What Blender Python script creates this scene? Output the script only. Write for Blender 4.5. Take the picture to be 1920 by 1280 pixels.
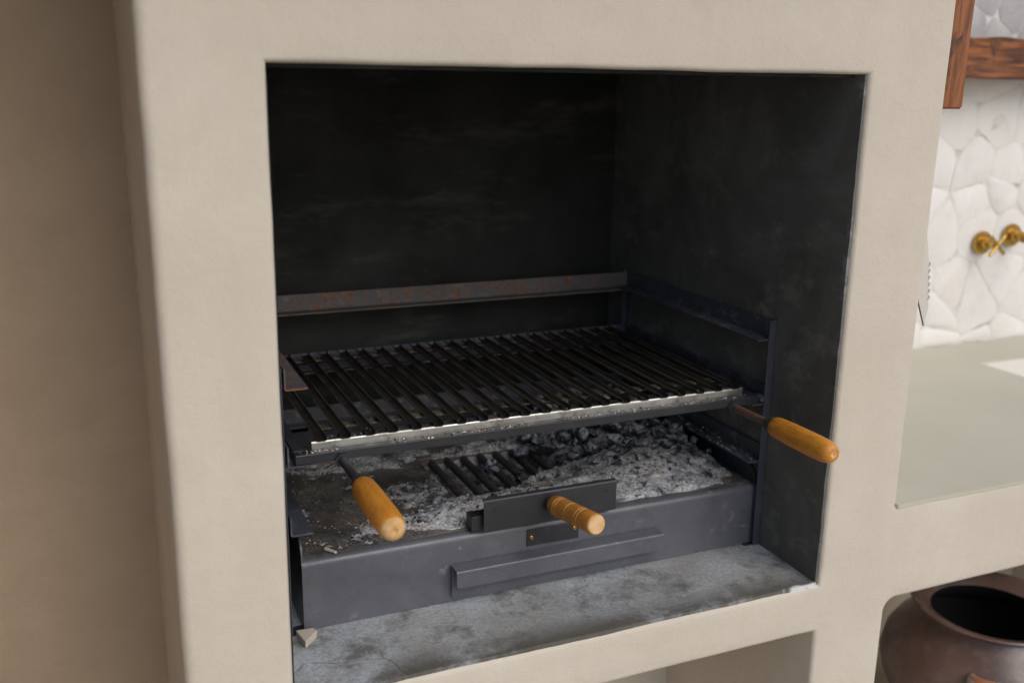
import bpy, bmesh, math, random
from mathutils import Vector, Matrix, noise
random.seed(11)
R = math.radians
for o in list(bpy.data.objects):
    bpy.data.objects.remove(o, do_unlink=True)
scene = bpy.context.scene
C = scene.collection

# ------------------------------------------------------------------ camera
cam_d = bpy.data.cameras.new('camera')
cam = bpy.data.objects.new('camera', cam_d); C.objects.link(cam)
scene.camera = cam
yaw, pitch, roll = 0.4107, -0.2542, 0.0147
fw = Vector((math.sin(yaw)*math.cos(pitch), math.cos(yaw)*math.cos(pitch), math.sin(pitch)))
rt0 = Vector((math.cos(yaw), -math.sin(yaw), 0)); up0 = rt0.cross(fw)
rt = rt0*math.cos(roll) + up0*math.sin(roll); up = up0*math.cos(roll) - rt0*math.sin(roll)
cam.matrix_world = Matrix(((rt.x, up.x, -fw.x, -0.2392), (rt.y, up.y, -fw.y, -1.3564), (rt.z, up.z, -fw.z, 0.9221), (0, 0, 0, 1)))
cam_d.sensor_width = 36.0
cam_d.lens = 1877.6/1920*36.0
cam_d.clip_start = 0.02; cam_d.clip_end = 2000
cam_d.dof.use_dof = True
cam_d.dof.focus_distance = 1.76
cam_d.dof.aperture_fstop = 2.4

# ------------------------------------------------------------------ world, sun, exposure
SUN_EL, SUN_AZ = R(42), R(162)          # azimuth measured from +y (into the wall) clockwise towards +x
world = bpy.data.worlds.new('World'); scene.world = world
world.use_nodes = True
wn = world.node_tree.nodes; wl = world.node_tree.links
sky = wn.new('ShaderNodeTexSky'); sky.sky_type = 'NISHITA'; sky.sun_disc = False
sky.sun_elevation = SUN_EL; sky.sun_rotation = SUN_AZ
sky.air_density = 1.0; sky.dust_density = 2.0; sky.ozone_density = 1.0
wl.new(sky.outputs[0], wn['Background'].inputs[0])
wn['Background'].inputs[1].default_value = 0.13
sun_d = bpy.data.lights.new('sun', 'SUN'); sun_d.energy = 1.4; sun_d.angle = R(50); sun_d.color = (1.0, 0.98, 0.96)
sun = bpy.data.objects.new('sun', sun_d); C.objects.link(sun)
sdir = Vector((math.sin(SUN_AZ)*math.cos(SUN_EL), math.cos(SUN_AZ)*math.cos(SUN_EL), math.sin(SUN_EL)))
sun.rotation_euler = (-sdir).to_track_quat('-Z', 'Y').to_euler()
sun.location = (0, -3, 5)
vs = scene.view_settings
vs.view_transform = 'Standard'; vs.look = 'None'; vs.exposure = 0.0; vs.gamma = 1.0; vs.use_curve_mapping = False
scene.cycles.use_adaptive_sampling = True; scene.cycles.adaptive_threshold = 0.025
scene.cycles.max_bounces = 6; scene.cycles.diffuse_bounces = 3; scene.cycles.glossy_bounces = 3
scene.render.resolution_x = 1024; scene.render.resolution_y = 682

# ------------------------------------------------------------------ materials
class Mat:
    def __init__(s, name, base=(.5, .5, .5), rough=.5, metal=0.0, spec=.5, coat=0.0):
        s.m = bpy.data.materials.new(name); s.m.use_nodes = True
        s.nt = s.m.node_tree; s.N = s.nt.nodes; s.L = s.nt.links
        s.b = s.N['Principled BSDF']
        s.b.inputs['Base Color'].default_value = (*base, 1)
        s.b.inputs['Roughness'].default_value = rough
        s.b.inputs['Metallic'].default_value = metal
        s.b.inputs['Specular IOR Level'].default_value = spec
        s.b.inputs['Coat Weight'].default_value = coat
        s.tc = s.N.new('ShaderNodeTexCoord'); s.co = s.tc.outputs['Object']
        s.h = None
    def map(s, scale=(1, 1, 1), rot=(0, 0, 0), src=None):
        n = s.N.new('ShaderNodeMapping'); n.inputs['Scale'].default_value = scale; n.inputs['Rotation'].default_value = rot
        s.L.new(src or s.co, n.inputs['Vector']); return n.outputs[0]
    def noise(s, scale, detail=4, rough=.55, src=None, dist=0.0, col=False):
        n = s.N.new('ShaderNodeTexNoise'); n.inputs['Scale'].default_value = scale
        n.inputs['Detail'].default_value = detail; n.inputs['Roughness'].default_value = rough; n.inputs['Distortion'].default_value = dist
        s.L.new(src or s.co, n.inputs['Vector']); return n.outputs['Color' if col else 'Fac']
    def vor(s, scale, feature='F1', out='Distance', src=None, rnd=1.0):
        n = s.N.new('ShaderNodeTexVoronoi'); n.feature = feature; n.inputs['Scale'].default_value = scale
        n.inputs['Randomness'].default_value = rnd
        s.L.new(src or s.co, n.inputs['Vector']); return n.outputs[out]
    def ramp(s, src, stops, interp='LINEAR'):
        n = s.N.new('ShaderNodeValToRGB'); n.color_ramp.interpolation = interp
        e = n.color_ramp.elements
        while len(e) < len(stops): e.new(0.5)
        for k, (p, c) in enumerate(stops):
            e[k].position = p
            e[k].color = (*c, 1) if isinstance(c, (tuple, list)) else (c, c, c, 1)
        s.L.new(src, n.inputs[0]); return n.outputs[0]
    def mix(s, fac, a, b, blend='MIX'):
        n = s.N.new('ShaderNodeMix'); n.data_type = 'RGBA'; n.blend_type = blend
        if isinstance(fac, (int, float)): n.inputs[0].default_value = fac
        else: s.L.new(fac, n.inputs[0])
        for v, i in ((a, 6), (b, 7)):
            if isinstance(v, (tuple, list)): n.inputs[i].default_value = (*v, 1)
            else: s.L.new(v, n.inputs[i])
        return n.outputs[2]
    def math(s, op, a, b=None):
        n = s.N.new('ShaderNodeMath'); n.operation = op
        for v, i in ((a, 0), (b, 1)):
            if v is None: continue
            if isinstance(v, (int, float)): n.inputs[i].default_value = v
            else: s.L.new(v, n.inputs[i])
        return n.outputs[0]
    def axis(s, k, src=None):
        n = s.N.new('ShaderNodeSeparateXYZ'); s.L.new(src or s.co, n.inputs[0]); return n.outputs[k]
    def color(s, c): s.L.new(c, s.b.inputs['Base Color']); return s
    def rough(s, r): s.L.new(r, s.b.inputs['Roughness']); return s
    def bump(s, h, dist=.002, strength=1.0):
        n = s.N.new('ShaderNodeBump'); n.inputs['Distance'].default_value = dist; n.inputs['Strength'].default_value = strength
        s.L.new(h, n.inputs['Height'])
        if s.h: s.L.new(s.h, n.inputs['Normal'])
        s.h = n.outputs[0]; s.L.new(s.h, s.b.inputs['Normal']); return s

MT = {}
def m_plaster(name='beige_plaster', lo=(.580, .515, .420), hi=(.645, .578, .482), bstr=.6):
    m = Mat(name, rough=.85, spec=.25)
    a = m.ramp(m.noise(2.2, 3, .6), [(.3, lo), (.7, hi)])
    b = m.mix(m.ramp(m.noise(14, 4, .65), [(.42, 0.0), (.75, .5)]), a, tuple(c*.95 for c in lo))
    pit = m.ramp(m.vor(60), [(.0, 1.0), (.05, 0.0)])
    pk = m.ramp(m.noise(9, 2), [(.55, 0.0), (.66, 1.0)])
    c = m.mix(m.math('MULTIPLY', m.math('MULTIPLY', pit, pk), .35), b, (.30, .25, .19))
    m.color(c)
    hh = m.math('ADD', m.math('MULTIPLY', m.noise(250, 2, .6), .9), m.math('MULTIPLY', m.noise(46, 2, .6), 1.5))
    m.bump(m.math('ADD', hh, m.math('MULTIPLY', m.noise(1.0, 3, .6, src=m.map((9, 9, 20), (0, .7, 0))), 1.0)), .0013, bstr)
    return m.m
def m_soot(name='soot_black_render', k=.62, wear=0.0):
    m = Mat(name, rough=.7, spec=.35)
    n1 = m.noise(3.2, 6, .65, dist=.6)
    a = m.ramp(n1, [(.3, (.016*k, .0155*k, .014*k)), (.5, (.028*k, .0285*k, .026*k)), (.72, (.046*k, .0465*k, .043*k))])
    sc = m.noise(1.0, 5, .7, src=m.map((4, 9, 14), (.5, .2, .3)))
    a = m.mix(m.ramp(sc, [(.54, 0.0), (.74, .6)]), a, (.125*k**.6, .122*k**.6, .112*k**.6))
    sp = m.ramp(m.vor(130), [(.0, 1.0), (.07, 0.0)])
    a = m.mix(m.math('MULTIPLY', sp, m.ramp(m.noise(22, 2), [(.55, 0.0), (.62, .5)])), a, (.28, .27, .25))
    # worn plaster edge by the mouth of the chamber
    gp = m.N.new('ShaderNodeNewGeometry'); y = m.axis(1, gp.outputs['Position'])
    ed = m.ramp(y, [(.012, 1.0), (.022, 0.0)])
    z = m.noise(11, 4, .7)
    a = m.mix(m.math('MULTIPLY', ed, m.ramp(z, [(.60, 0.0), (.66, wear)])), a, (.42, .42, .43))
    m.color(a)
    m.rough(m.ramp(m.noise(7, 4), [(.3, .55), (.7, .85)]))
    m.bump(m.noise(150, 4, .7), .0025, .5)
    return m.m
def m_cement():
    m = Mat('grey_cement', rough=.62, spec=.4)
    a = m.ramp(m.noise(6, 8, .72), [(.28, (.29, .30, .305)), (.5, (.44, .465, .485)), (.72, (.58, .615, .645))])
    a = m.mix(m.ramp(m.noise(2.6, 3, .6), [(.46, 0.0), (.62, .6)]), a, (.29, .275, .235))
    a = m.mix(m.ramp(m.noise(7, 8, .75), [(.50, 0.0), (.61, .82)]), a, (.115, .105, .085))
    a = m.mix(m.ramp(m.noise(150, 3, .7), [(.35, .45), (.6, 0.0)]), a, (.13, .13, .125))
    gp = m.N.new('ShaderNodeNewGeometry'); py = m.axis(1, gp.outputs['Position'])
    yb = m.ramp(m.math('ADD', py, m.math('MULTIPLY', m.noise(7, 4), .06)), [(.045, .85), (.10, 0.0)])
    a = m.mix(m.math('MULTIPLY', yb, m.ramp(m.noise(5, 6, .7), [(.40, 0.0), (.54, 1.0)])), a, (.085, .075, .058))
    scr = m.noise(1.0, 4, .7, src=m.map((6, 190, 1), (0, 0, .06)))
    a = m.mix(m.ramp(scr, [(.62, 0.0), (.74, .45)]), a, (.52, .53, .53))
    wob = m.mix(.05, m.co, m.noise(7, 3, .6, col=True), 'ADD')
    cr = m.ramp(m.vor(4.1, 'DISTANCE_TO_EDGE', src=wob), [(.0, 1.0), (.0065, 0.0)])
    px_ = m.axis(0, gp.outputs['Position'])
    chip = m.math('MULTIPLY', m.ramp(m.math('ADD', py, m.math('MULTIPLY', m.noise(40, 3), .02)), [(.016, 1.0), (.020, 0.0)]), m.ramp(m.math('ADD', px_, m.math('MULTIPLY', m.noise(30, 3), .1)), [(.965, 0.0), (.985, 1.0)]))
    a = m.mix(m.math('MULTIPLY', chip, .9), a, (.72, .72, .71))
    cr = m.math('MULTIPLY', cr, m.ramp(m.noise(4.1, 2), [(.56, 0.0), (.62, .75)]))
    a = m.mix(cr, a, (.06, .055, .05))
    sp = m.ramp(m.vor(95), [(.0, 1.0), (.1, 0.0)])
    a = m.mix(m.math('MULTIPLY', sp, m.ramp(m.noise(13, 2), [(.58, 0.0), (.63, .8)])), a, (.04, .04, .04))
    m.color(a); m.rough(m.ramp(m.noise(12, 4), [(.3, .45), (.7, .75)]))
    m.bump(m.noise(120, 4, .6), .001, .35); m.bump(cr, -.0015, .6)
    return m.m
def m_counter():
    m = Mat('polished_cement', rough=.5, spec=.4)
    a = m.ramp(m.noise(3, 5, .6), [(.3, (.50, .47, .365)), (.7, (.555, .525, .415))])
    sp = m.ramp(m.vor(55), [(.0, 1.0), (.05, 0.0)])
    a = m.mix(m.math('MULTIPLY', sp, m.ramp(m.noise(8, 2), [(.56, 0.0), (.62, .5)])), a, (.25, .22, .16))
    m.color(a); m.bump(m.noise(90, 3), .0006, .3)
    return m.m
def m_steel(name, base, rough, dust=.5, rust=0.0, spec=.5, speck=1.0, metal=0.0):
    m = Mat(name, rough=rough, spec=spec, metal=metal)
    k = .8; d = tuple(c*k for c in base); l = tuple(min(1, c*1.2) for c in base)
    a = m.ramp(m.noise(9, 5, .6, dist=.4), [(.3, d), (.7, l)])
    if rust:
        rn = m.noise(26, 6, .7, dist=.4)
        a = m.mix(m.ramp(rn, [(.62-.22*rust, 0.0), (.78-.2*rust, .9)]), a, m.ramp(m.noise(120, 3), [(.3, (.07, .028, .013)), (.7, (.26, .115, .05))]))
    if dust:
        a = m.mix(m.math('MULTIPLY', m.ramp(m.noise(33, 6, .75), [(.55, 0.0), (.8, 1.0)]), dust), a, (.33, .33, .33))
    if speck:
        sp = m.ramp(m.vor(75), [(.0, 1.0), (.075, 0.0)])
        a = m.mix(m.math('MULTIPLY', sp, m.ramp(m.noise(17, 2), [(.56, 0.0), (.6, .8*speck)])), a, (.5, .5, .5))
        sc = m.noise(1.0, 3, .6, src=m.map((18, 30, 160), (.0, .35, .0)))
        a = m.mix(m.math('MULTIPLY', m.ramp(sc, [(.70, 0.0), (.76, .55*speck)]), m.ramp(m.noise(6, 2), [(.52, 0.0), (.6, 1.0)])), a, (.45, .45, .46))
    if speck > 1:
        a = m.mix(m.math('MULTIPLY', m.ramp(m.noise(42, 3, .6), [(.60, 0.0), (.70, .4)]), m.ramp(m.noise(7, 2), [(.52, 0.0), (.60, 1.0)])), a, (.40, .40, .41))
        a = m.mix(m.math('MULTIPLY', m.ramp(m.noise(34, 5, .7), [(.60, 0.0), (.68, .7)]), m.ramp(m.noise(5, 2, src=m.map((1, 1, 1), (1, 1, 1))), [(.5, 0.0), (.56, 1.0)])), a, (.10, .075, .055))
        a = m.mix(m.ramp(m.noise(3.5, 6, .7), [(.5, 0.0), (.7, .35)]), a, tuple(c*.55 for c in base))
    m.color(a)
    m.rough(m.ramp(m.noise(14, 5, .65), [(.3, max(.05, rough-.1)), (.7, min(1, rough+.16))]))
    m.bump(m.noise(300, 2), .0004, .25)
    return m.m
def m_bar():
    m = Mat('burnt_greasy_steel', rough=.4, spec=.5, metal=.55)
    a = m.ramp(m.noise(1.0, 5, .7, src=m.map((60, 14, 60))), [(.3, (.016, .015, .014)), (.55, (.045, .041, .036)), (.72, (.12, .10, .075))])
    a = m.mix(m.ramp(m.noise(17, 4, .6), [(.60, 0.0), (.72, .7)]), a, (.15, .075, .03))
    sp = m.ramp(m.vor(190), [(.0, 1.0), (.1, 0.0)])
    a = m.mix(m.math('MULTIPLY', sp, m.ramp(m.noise(30, 2), [(.55, 0.0), (.62, .7)])), a, (.3, .28, .25))
    lip = m.math('MULTIPLY', m.ramp(m.axis(2), [(.0052, 0.0), (.0066, 1.0)]), m.ramp(m.noise(1.0, 3, .7, src=m.map((90, 20, 90))), [(.36, 0.0), (.6, .85)]))
    a = m.mix(lip, a, (.30, .25, .18))
    m.color(a); m.rough(m.ramp(m.noise(40, 3), [(.3, .25), (.7, .55)]))
    m.bump(m.noise(260, 3, .7), .0008, .5)
    return m.m
def m_bright():
    m = Mat('bright_galvanised_steel', (.72, .71, .68), .33, 1.0)
    a = m.ramp(m.noise(1.0, 4, .6, src=m.map((9, 60, 260))), [(.3, (.40, .39, .36)), (.7, (.60, .59, .56))])
    a = m.mix(m.ramp(m.noise(28, 4, .7), [(.52, 0.0), (.68, .85)]), a, (.17, .135, .09))
    m.color(a); m.rough(m.ramp(m.noise(30, 4), [(.3, .3), (.7, .55)]))
    return m.m
def m_grip(name, c1, c2, coat=.12, scorch=.055):
    m = Mat(name, rough=.5, spec=.45, coat=coat)
    m.b.inputs['Coat Roughness'].default_value = .3
    g = m.noise(1.0, 5, .6, src=m.map((70, 9, 70)), dist=.8)
    a = m.ramp(g, [(.28, c2), (.6, c1)])
    f = m.noise(1.0, 2, .5, src=m.map((420, 60, 420)))
    a = m.mix(m.ramp(f, [(.55, 0.0), (.70, .55)]), a, tuple(c*.45 for c in c2))
    gp = m.N.new('ShaderNodeNewGeometry'); sy = m.axis(1, gp.outputs['Position'])
    a = m.mix(m.math('MULTIPLY', m.ramp(m.math('ADD', sy, m.math('MULTIPLY', m.noise(60, 3), .05)), [(scorch, 0.0), (scorch+.04, .75)]), .8), a, (.10, .045, .018))
    a = m.mix(m.ramp(m.noise(34, 4, .6), [(.58, 0.0), (.78, .4)]), a, tuple(c*.5 for c in c2))
    m.color(a); m.bump(f, .0003, .4)
    return m.m
def m_endgrain():
    m = Mat('pale_end_grain', rough=.6, spec=.3)
    m.color(m.ramp(m.noise(55, 4, .6), [(.3, (.55, .30, .10)), (.7, (.74, .50, .26))])); return m.m
def m_wood(name, axis_scale, c):
    m = Mat(name, rough=.45, spec=.45)
    src = m.map(axis_scale)
    g = m.noise(1.0, 6, .62, src=src, dist=1.6)
    a = m.ramp(g, [(.28, c[0]), (.42, c[1]), (.56, c[2]), (.72, c[3])])
    kn = m.ramp(m.noise(11, 4, .6, dist=1.0), [(.30, 1.0), (.40, 0.0)])
    a = m.mix(m.math('MULTIPLY', kn, .9), a, (.022, .009, .005))
    m.color(a); m.bump(g, .004, .5)
    return m.m
def m_brass():
    m = Mat('brushed_brass', (.72, .43, .09), .3, 1.0)
    m.color(m.ramp(m.noise(60, 4), [(.3, (.42, .25, .06)), (.7, (.62, .40, .11))])); return m.m
def m_stone():
    m = Mat('whitewashed_stone', rough=.9, spec=.2)
    inf = m.N.new('ShaderNodeObjectInfo')
    a = m.ramp(inf.outputs['Random'], [(.0, (.76, .71, .64)), (.3, (.80, .77, .72)), (.55, (.74, .71, .66)), (.8, (.82, .78, .73)), (1.0, (.76, .69, .60))])
    a = m.mix(m.ramp(m.noise(7, 6, .65, dist=.5), [(.4, 0.0), (.7, .75)]), a, (.82, .81, .79))
    a = m.mix(m.ramp(m.noise(13, 6, .75), [(.55, 0.0), (.75, .45)]), a, (.56, .54, .50))
    # bare grey-blue stone higher up the wall, where the whitewash stops
    z = m.N.new('ShaderNodeNewGeometry'); zz = m.axis(2, z.outputs['Position'])
    bare = m.ramp(m.math('ADD', zz, m.math('MULTIPLY', m.noise(5, 3), .08)), [(.0, 0.0), (1.0, 0.0)])
    st = m.math('GREATER_THAN', m.math('ADD', zz, m.math('MULTIPLY', m.noise(6, 3), .1)), 1.10)
    a = m.mix(m.math('MULTIPLY', st, .75), a, m.ramp(m.noise(9, 5, .6), [(.3, (.20, .20, .21)), (.55, (.36, .36, .37)), (.75, (.50, .44, .34))]))
    m.color(a); m.bump(m.noise(40, 5, .7), .005, .6)
    return m.m
def m_mortar():
    m = Mat('lime_mortar', rough=.95, spec=.2)
    m.color(m.ramp(m.noise(9, 5, .65), [(.32, (.40, .38, .34)), (.46, (.68, .66, .61)), (.75, (.78, .75, .70))]))
    m.bump(m.noise(60, 5), .004, .5); return m.m
def m_jar(name='brown_glazed_clay', lug=False):
    m = Mat(name, rough=.32, spec=.5, coat=.3)
    m.b.inputs['Coat Roughness'].default_value = .25
    a = m.ramp(m.noise(3.2, 4, .55), [(.28, (.055, .038, .034)), (.5, (.165, .095, .072)), (.7, (.30, .21, .18))])
    a = m.mix(m.ramp(m.noise(6, 3, .5), [(.66, 0.0), (.76, .6)]), a, (.36, .15, .07))
    a = m.mix(m.ramp(m.noise(6, 5, .6, dist=.4), [(.24, .8), (.36, 0.0)]), a, (.03, .03, .032))
    if lug:
        a = m.mix(m.ramp(m.noise(11, 3, .5), [(.46, 0.0), (.54, .9)]), a, (.52, .45, .42)); a = m.mix(m.ramp(m.noise(14, 3, .5, src=m.map((1, 1, 1), (1, 2, 3))), [(.52, 0.0), (.58, .9)]), a, (.45, .16, .05))
    a = m.mix(m.ramp(m.noise(22, 6, .7), [(.52, 0.0), (.70, .5)]), a, (.24, .19, .175))
    sp = m.ramp(m.vor(60), [(.0, 1.0), (.1, 0.0)])
    a = m.mix(m.math('MULTIPLY', sp, m.ramp(m.noise(12, 2), [(.54, 0.0), (.60, .8)])), a, (.5, .45, .42))
    m.color(a); m.rough(m.ramp(m.noise(10, 4), [(.3, .22), (.7, .5)])); m.bump(m.noise(35, 4), .002, .35)
    return m.m
def m_ash():
    m = Mat('wood_ash', rough=.95, spec=.15)
    cell = m.vor(230, out='Color')
    r = m.axis(0, cell)
    a = m.ramp(r, [(.0, (.22, .21, .195)), (.3, (.33, .32, .30)), (.6, (.42, .41, .40)), (1.0, (.56, .55, .53))])
    a = m.mix(m.ramp(m.noise(15, 5, .6, dist=.5), [(.42, 0.0), (.62, .75)]), a, m.ramp(r, [(.0, (.20, .215, .24)), (1.0, (.47, .50, .55))]))
    a = m.mix(m.ramp(m.noise(22, 5, .62, dist=.6), [(.55, 0.0), (.66, .8)]), a, m.ramp(r, [(.0, (.12, .09, .06)), (1.0, (.40, .33, .25))]))
    a = m.mix(m.ramp(m.noise(24, 6, .7, dist=.6), [(.50, 0.0), (.60, .93)]), a, m.ramp(r, [(.0, (.012, .013, .015)), (1.0, (.09, .095, .11))]))
    hz = m.N.new('ShaderNodeNewGeometry'); zz = m.axis(2, hz.outputs['Position'])
    m.color(a); m.bump(m.vor(260), .002, .6); m.bump(m.noise(90, 5, .75), .005, .6)
    return m.m
def m_flake():
    m = Mat('ash_flake', rough=.95, spec=.15)
    at = m.N.new('ShaderNodeAttribute'); at.attribute_name = 'tint'
    m.color(at.outputs['Color']); return m.m
def m_char():
    m = Mat('charcoal_with_ash', rough=.9, spec=.25)
    gn = m.N.new('ShaderNodeNewGeometry'); up_ = m.axis(2, gn.outputs['Normal'])
    wc = gn.outputs['Position']
    k = m.math('ADD', m.noise(38, 6, .72, src=wc, dist=.8), m.math('MULTIPLY', up_, .07))
    blk = m.ramp(m.noise(170, 3, src=wc), [(.3, (.010, .011, .014)), (.7, (.05, .053, .064))])
    gry = m.ramp(m.noise(150, 4, .7, src=wc), [(.3, (.16, .185, .23)), (.5, (.40, .43, .47)), (.72, (.68, .70, .72))])
    a = m.mix(m.ramp(k, [(.515, 0.0), (.61, .92)]), blk, gry)
    a = m.mix(m.ramp(m.noise(21, 4, .6, src=wc), [(.58, 0.0), (.68, .6)]), a, (.30, .25, .19))
    m.color(a)
    m.bump(m.noise(120, 5, .75, src=wc), .006, .9)
    return m.m
def m_plate():
    m = Mat('sooty_firebox_floor', rough=.55, spec=.45)
    a = m.ramp(m.noise(8, 6, .65, dist=.5), [(.3, (.032, .030, .028)), (.5, (.085, .078, .070)), (.68, (.21, .18, .145))])
    a = m.mix(m.ramp(m.noise(17, 6, .7, dist=.4), [(.57, 0.0), (.70, .7)]), a, (.12, .062, .035))
    sp = m.ramp(m.vor(170), [(.0, 1.0), (.16, 0.0)])
    a = m.mix(m.math('MULTIPLY', sp, m.ramp(m.noise(11, 4, .7), [(.42, 0.0), (.56, .95)])), a, (.42, .40, .36))
    a = m.mix(m.ramp(m.noise(190, 4, .8), [(.46, 0.0), (.62, .8)]), a, m.ramp(m.noise(14, 3), [(.4, (.05, .045, .04)), (.6, (.30, .27, .23))]))
    m.color(a); m.bump(m.noise(150, 5, .7), .003, .8)
    return m.m
def m_ground():
    m = Mat('patio_paving', rough=.8, spec=.3)
    m.color(m.ramp(m.noise(3, 6, .6), [(.3, (.34, .30, .25)), (.7, (.46, .42, .36))])); m.bump(m.noise(40, 4), .004, .4); return m.m
MT['plaster'] = m_plaster(); MT['soot'] = m_soot(); MT['soot_lit'] = m_soot('soot_render_lit', 4.3, .35); MT['taupe'] = m_plaster('alcove_plaster', (.335, .255, .175), (.405, .312, .22), 1.0); MT['cement'] = m_cement(); MT['counter'] = m_counter()  # alcove plaster is coloured darker and browner than the barbecue body
MT['steel'] = m_steel('grey_painted_steel', (.100, .103, .118), .30, dust=.16, speck=1.15)
MT['frame'] = m_steel('black_painted_steel', (.026, .029, .039), .36, dust=.18, speck=.5)
MT['post'] = m_steel('blue_grey_painted_steel', (.055, .060, .078), .36, dust=.12, speck=.4)
MT['frame_dusty'] = m_steel('ash_dusted_black_steel', (.065, .07, .085), .40, dust=1.0, speck=1.0)
MT['rusty'] = m_steel('rusty_smoked_steel', (.085, .084, .086), .55, dust=.35, rust=.75, speck=.6)
MT['rod'] = m_steel('rusty_rod_steel', (.07, .06, .06), .5, dust=.15, rust=1.0, speck=.4)
MT['darkrod'] = m_steel('dark_rod_steel', (.035, .034, .036), .4, dust=.25, speck=.4)
MT['plate'] = m_steel('black_satin_steel', (.022, .022, .025), .4, dust=.08, speck=.6)
MT['bar'] = m_bar(); MT['bright'] = m_bright()
MT['grip'] = m_grip('honey_varnished_wood', (.66, .275, .034), (.52, .18, .018))
MT['grip2'] = m_grip('ringed_varnished_wood', (.53, .235, .045), (.42, .155, .022), scorch=.175)
MT['end'] = m_endgrain(); MT['brass'] = m_brass(); MT['stone'] = m_stone(); MT['mortar'] = m_mortar()
MT['jar'] = m_jar(); MT['lug'] = m_jar('patched_clay_lug', True); MT['ash'] = m_ash(); MT['flake'] = m_flake(); MT['char'] = m_char(); MT['floor'] = m_plate(); MT['ground'] = m_ground()
WC = [(.022, .008, .004), (.10, .028, .008), (.26, .080, .017), (.42, .155, .035)]
MT['beam'] = m_wood('dark_oiled_timber', (3, 30, 34), WC)
MT['board'] = m_wood('oiled_timber_board', (40, 40, 5), [(.06, .02, .008), (.19, .062, .02), (.29, .10, .03), (.36, .145, .05)])
MT['roof'] = m_wood('roof_boards', (30, 3, 30), [(.10, .045, .018), (.20, .085, .03), (.28, .12, .045), (.33, .15, .06)])
MT['cream'] = Mat('cream_ceramic', (.78, .74, .66), .25).m
MT['blade'] = Mat('knife_steel', (.70, .655, .58), .45, .3).m
MT['tooth'] = Mat('ground_steel', (.42, .41, .39), .45, .3).m
MT['black'] = Mat('black_plastic_and_shade', (.02, .02, .02), .45).m
MT['chip'] = Mat('bare_wood_offcut', (.52, .46, .38), .8).m
MT['grate'] = m_steel('ash_crusted_iron', (.05, .047, .044), .7, dust=.6, rust=.3, speck=.8)

# ------------------------------------------------------------------ object helpers
WL = {}
def finish(me, mats, smooth=None):
    for mm in (mats if isinstance(mats, (list, tuple)) else [mats]):
        me.materials.append(MT[mm] if isinstance(mm, str) else mm)
    if smooth is not None:
        me.polygons.foreach_set('use_smooth', [True]*len(me.polygons))
        me.set_sharp_from_angle(angle=R(smooth))
def link(name, me, parent=None, loc=None):
    o = bpy.data.objects.new(name, me); C.objects.link(o)
    if parent: o.parent = parent
    if loc is not None: o.location = loc
    return o
def obj(name, bm, mats, parent=None, base=None, smooth=None):
    """one mesh object; world-space geometry is shifted to the thing's base"""
    off = Vector(WL[parent.name]) if parent else Vector(base or (0, 0, 0))
    bmesh.ops.recalc_face_normals(bm, faces=bm.faces[:])
    bmesh.ops.translate(bm, verts=bm.verts[:], vec=-off)
    me = bpy.data.meshes.new(name); bm.to_mesh(me); bm.free()
    finish(me, mats, smooth)
    o = link(name, me, parent, None if parent else off)
    WL[o.name] = off
    return o
def tag(o, label=None, cat=None, group=None, kind=None):
    if label: o['label'] = label
    if cat: o['category'] = cat
    if group: o['group'] = group
    if kind: o['kind'] = kind
    return o
def thing(name, loc, label, cat, group=None):
    o = bpy.data.objects.new(name, None); C.objects.link(o); o.location = loc; o.empty_display_size = .05
    WL[o.name] = Vector(loc); return tag(o, label, cat, group)
def place(name, me, parent, wloc, rot=(0, 0, 0), scale=(1, 1, 1)):
    o = link(name, me, parent); o.location = Vector(wloc) - (WL[parent.name] if parent else Vector())
    o.rotation_euler = rot; o.scale = scale; WL[o.name] = Vector(wloc); return o
def mesh_of(bm, mats, name, smooth=None):
    bmesh.ops.recalc_face_normals(bm, faces=bm.faces[:])
    me = bpy.data.meshes.new(name); bm.to_mesh(me); bm.free(); finish(me, mats, smooth); return me
def B(): return bmesh.new()
def box(bm, x0, x1, y0, y1, z0, z1, bev=0.0, seg=2):
    v = [bm.verts.new(p) for p in ((x0, y0, z0), (x1, y0, z0), (x1, y1, z0), (x0, y1, z0), (x0, y0, z1), (x1, y0, z1), (x1, y1, z1), (x0, y1, z1))]
    fs = [bm.faces.new([v[i] for i in q]) for q in ((0, 3, 2, 1), (4, 5, 6, 7), (0, 1, 5, 4), (1, 2, 6, 5), (2, 3, 7, 6), (3, 0, 4, 7))]
    if bev:
        es = list({e for f in fs for e in f.edges})
        bmesh.ops.bevel(bm, geom=es, offset=bev, segments=seg, profile=.5, affect='EDGES')
    return bm
def fillet(pts, r, n=5):
    out = [pts[0]]
    for i in range(1, len(pts)-1):
        p0, p, p1 = Vector(pts[i-1]), Vector(pts[i]), Vector(pts[i+1])
        rr = r[i-1] if isinstance(r, (list, tuple)) else r
        if rr <= 0: out.append(tuple(p)); continue
        a = (p0-p).normalized(); b = (p1-p).normalized()
        ang = a.angle(b); d = rr/math.tan(ang/2)
        d = min(d, .49*(p0-p).length, .49*(p1-p).length)
        s, e = p+a*d, p+b*d
        for k in range(n+1):
            t = k/n; q = s*(1-t)**2 + p*2*t*(1-t) + e*t*t
            out.append(tuple(q))
    out.append(pts[-1]); return out
def to3(axis, a, p):
    return (a, p[0], p[1]) if axis == 'x' else ((p[0], a, p[1]) if axis == 'y' else (p[0], p[1], a))
def prism(bm, poly, axis, a0, a1):
    A = [bm.verts.new(to3(axis, a0, p)) for p in poly]; Bv = [bm.verts.new(to3(axis, a1, p)) for p in poly]
    n = len(poly); bm.faces.new(A); bm.faces.new(Bv[::-1])
    for i in range(n): bm.faces.new((A[i], A[(i+1) % n], Bv[(i+1) % n], Bv[i]))
    return bm
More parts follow.
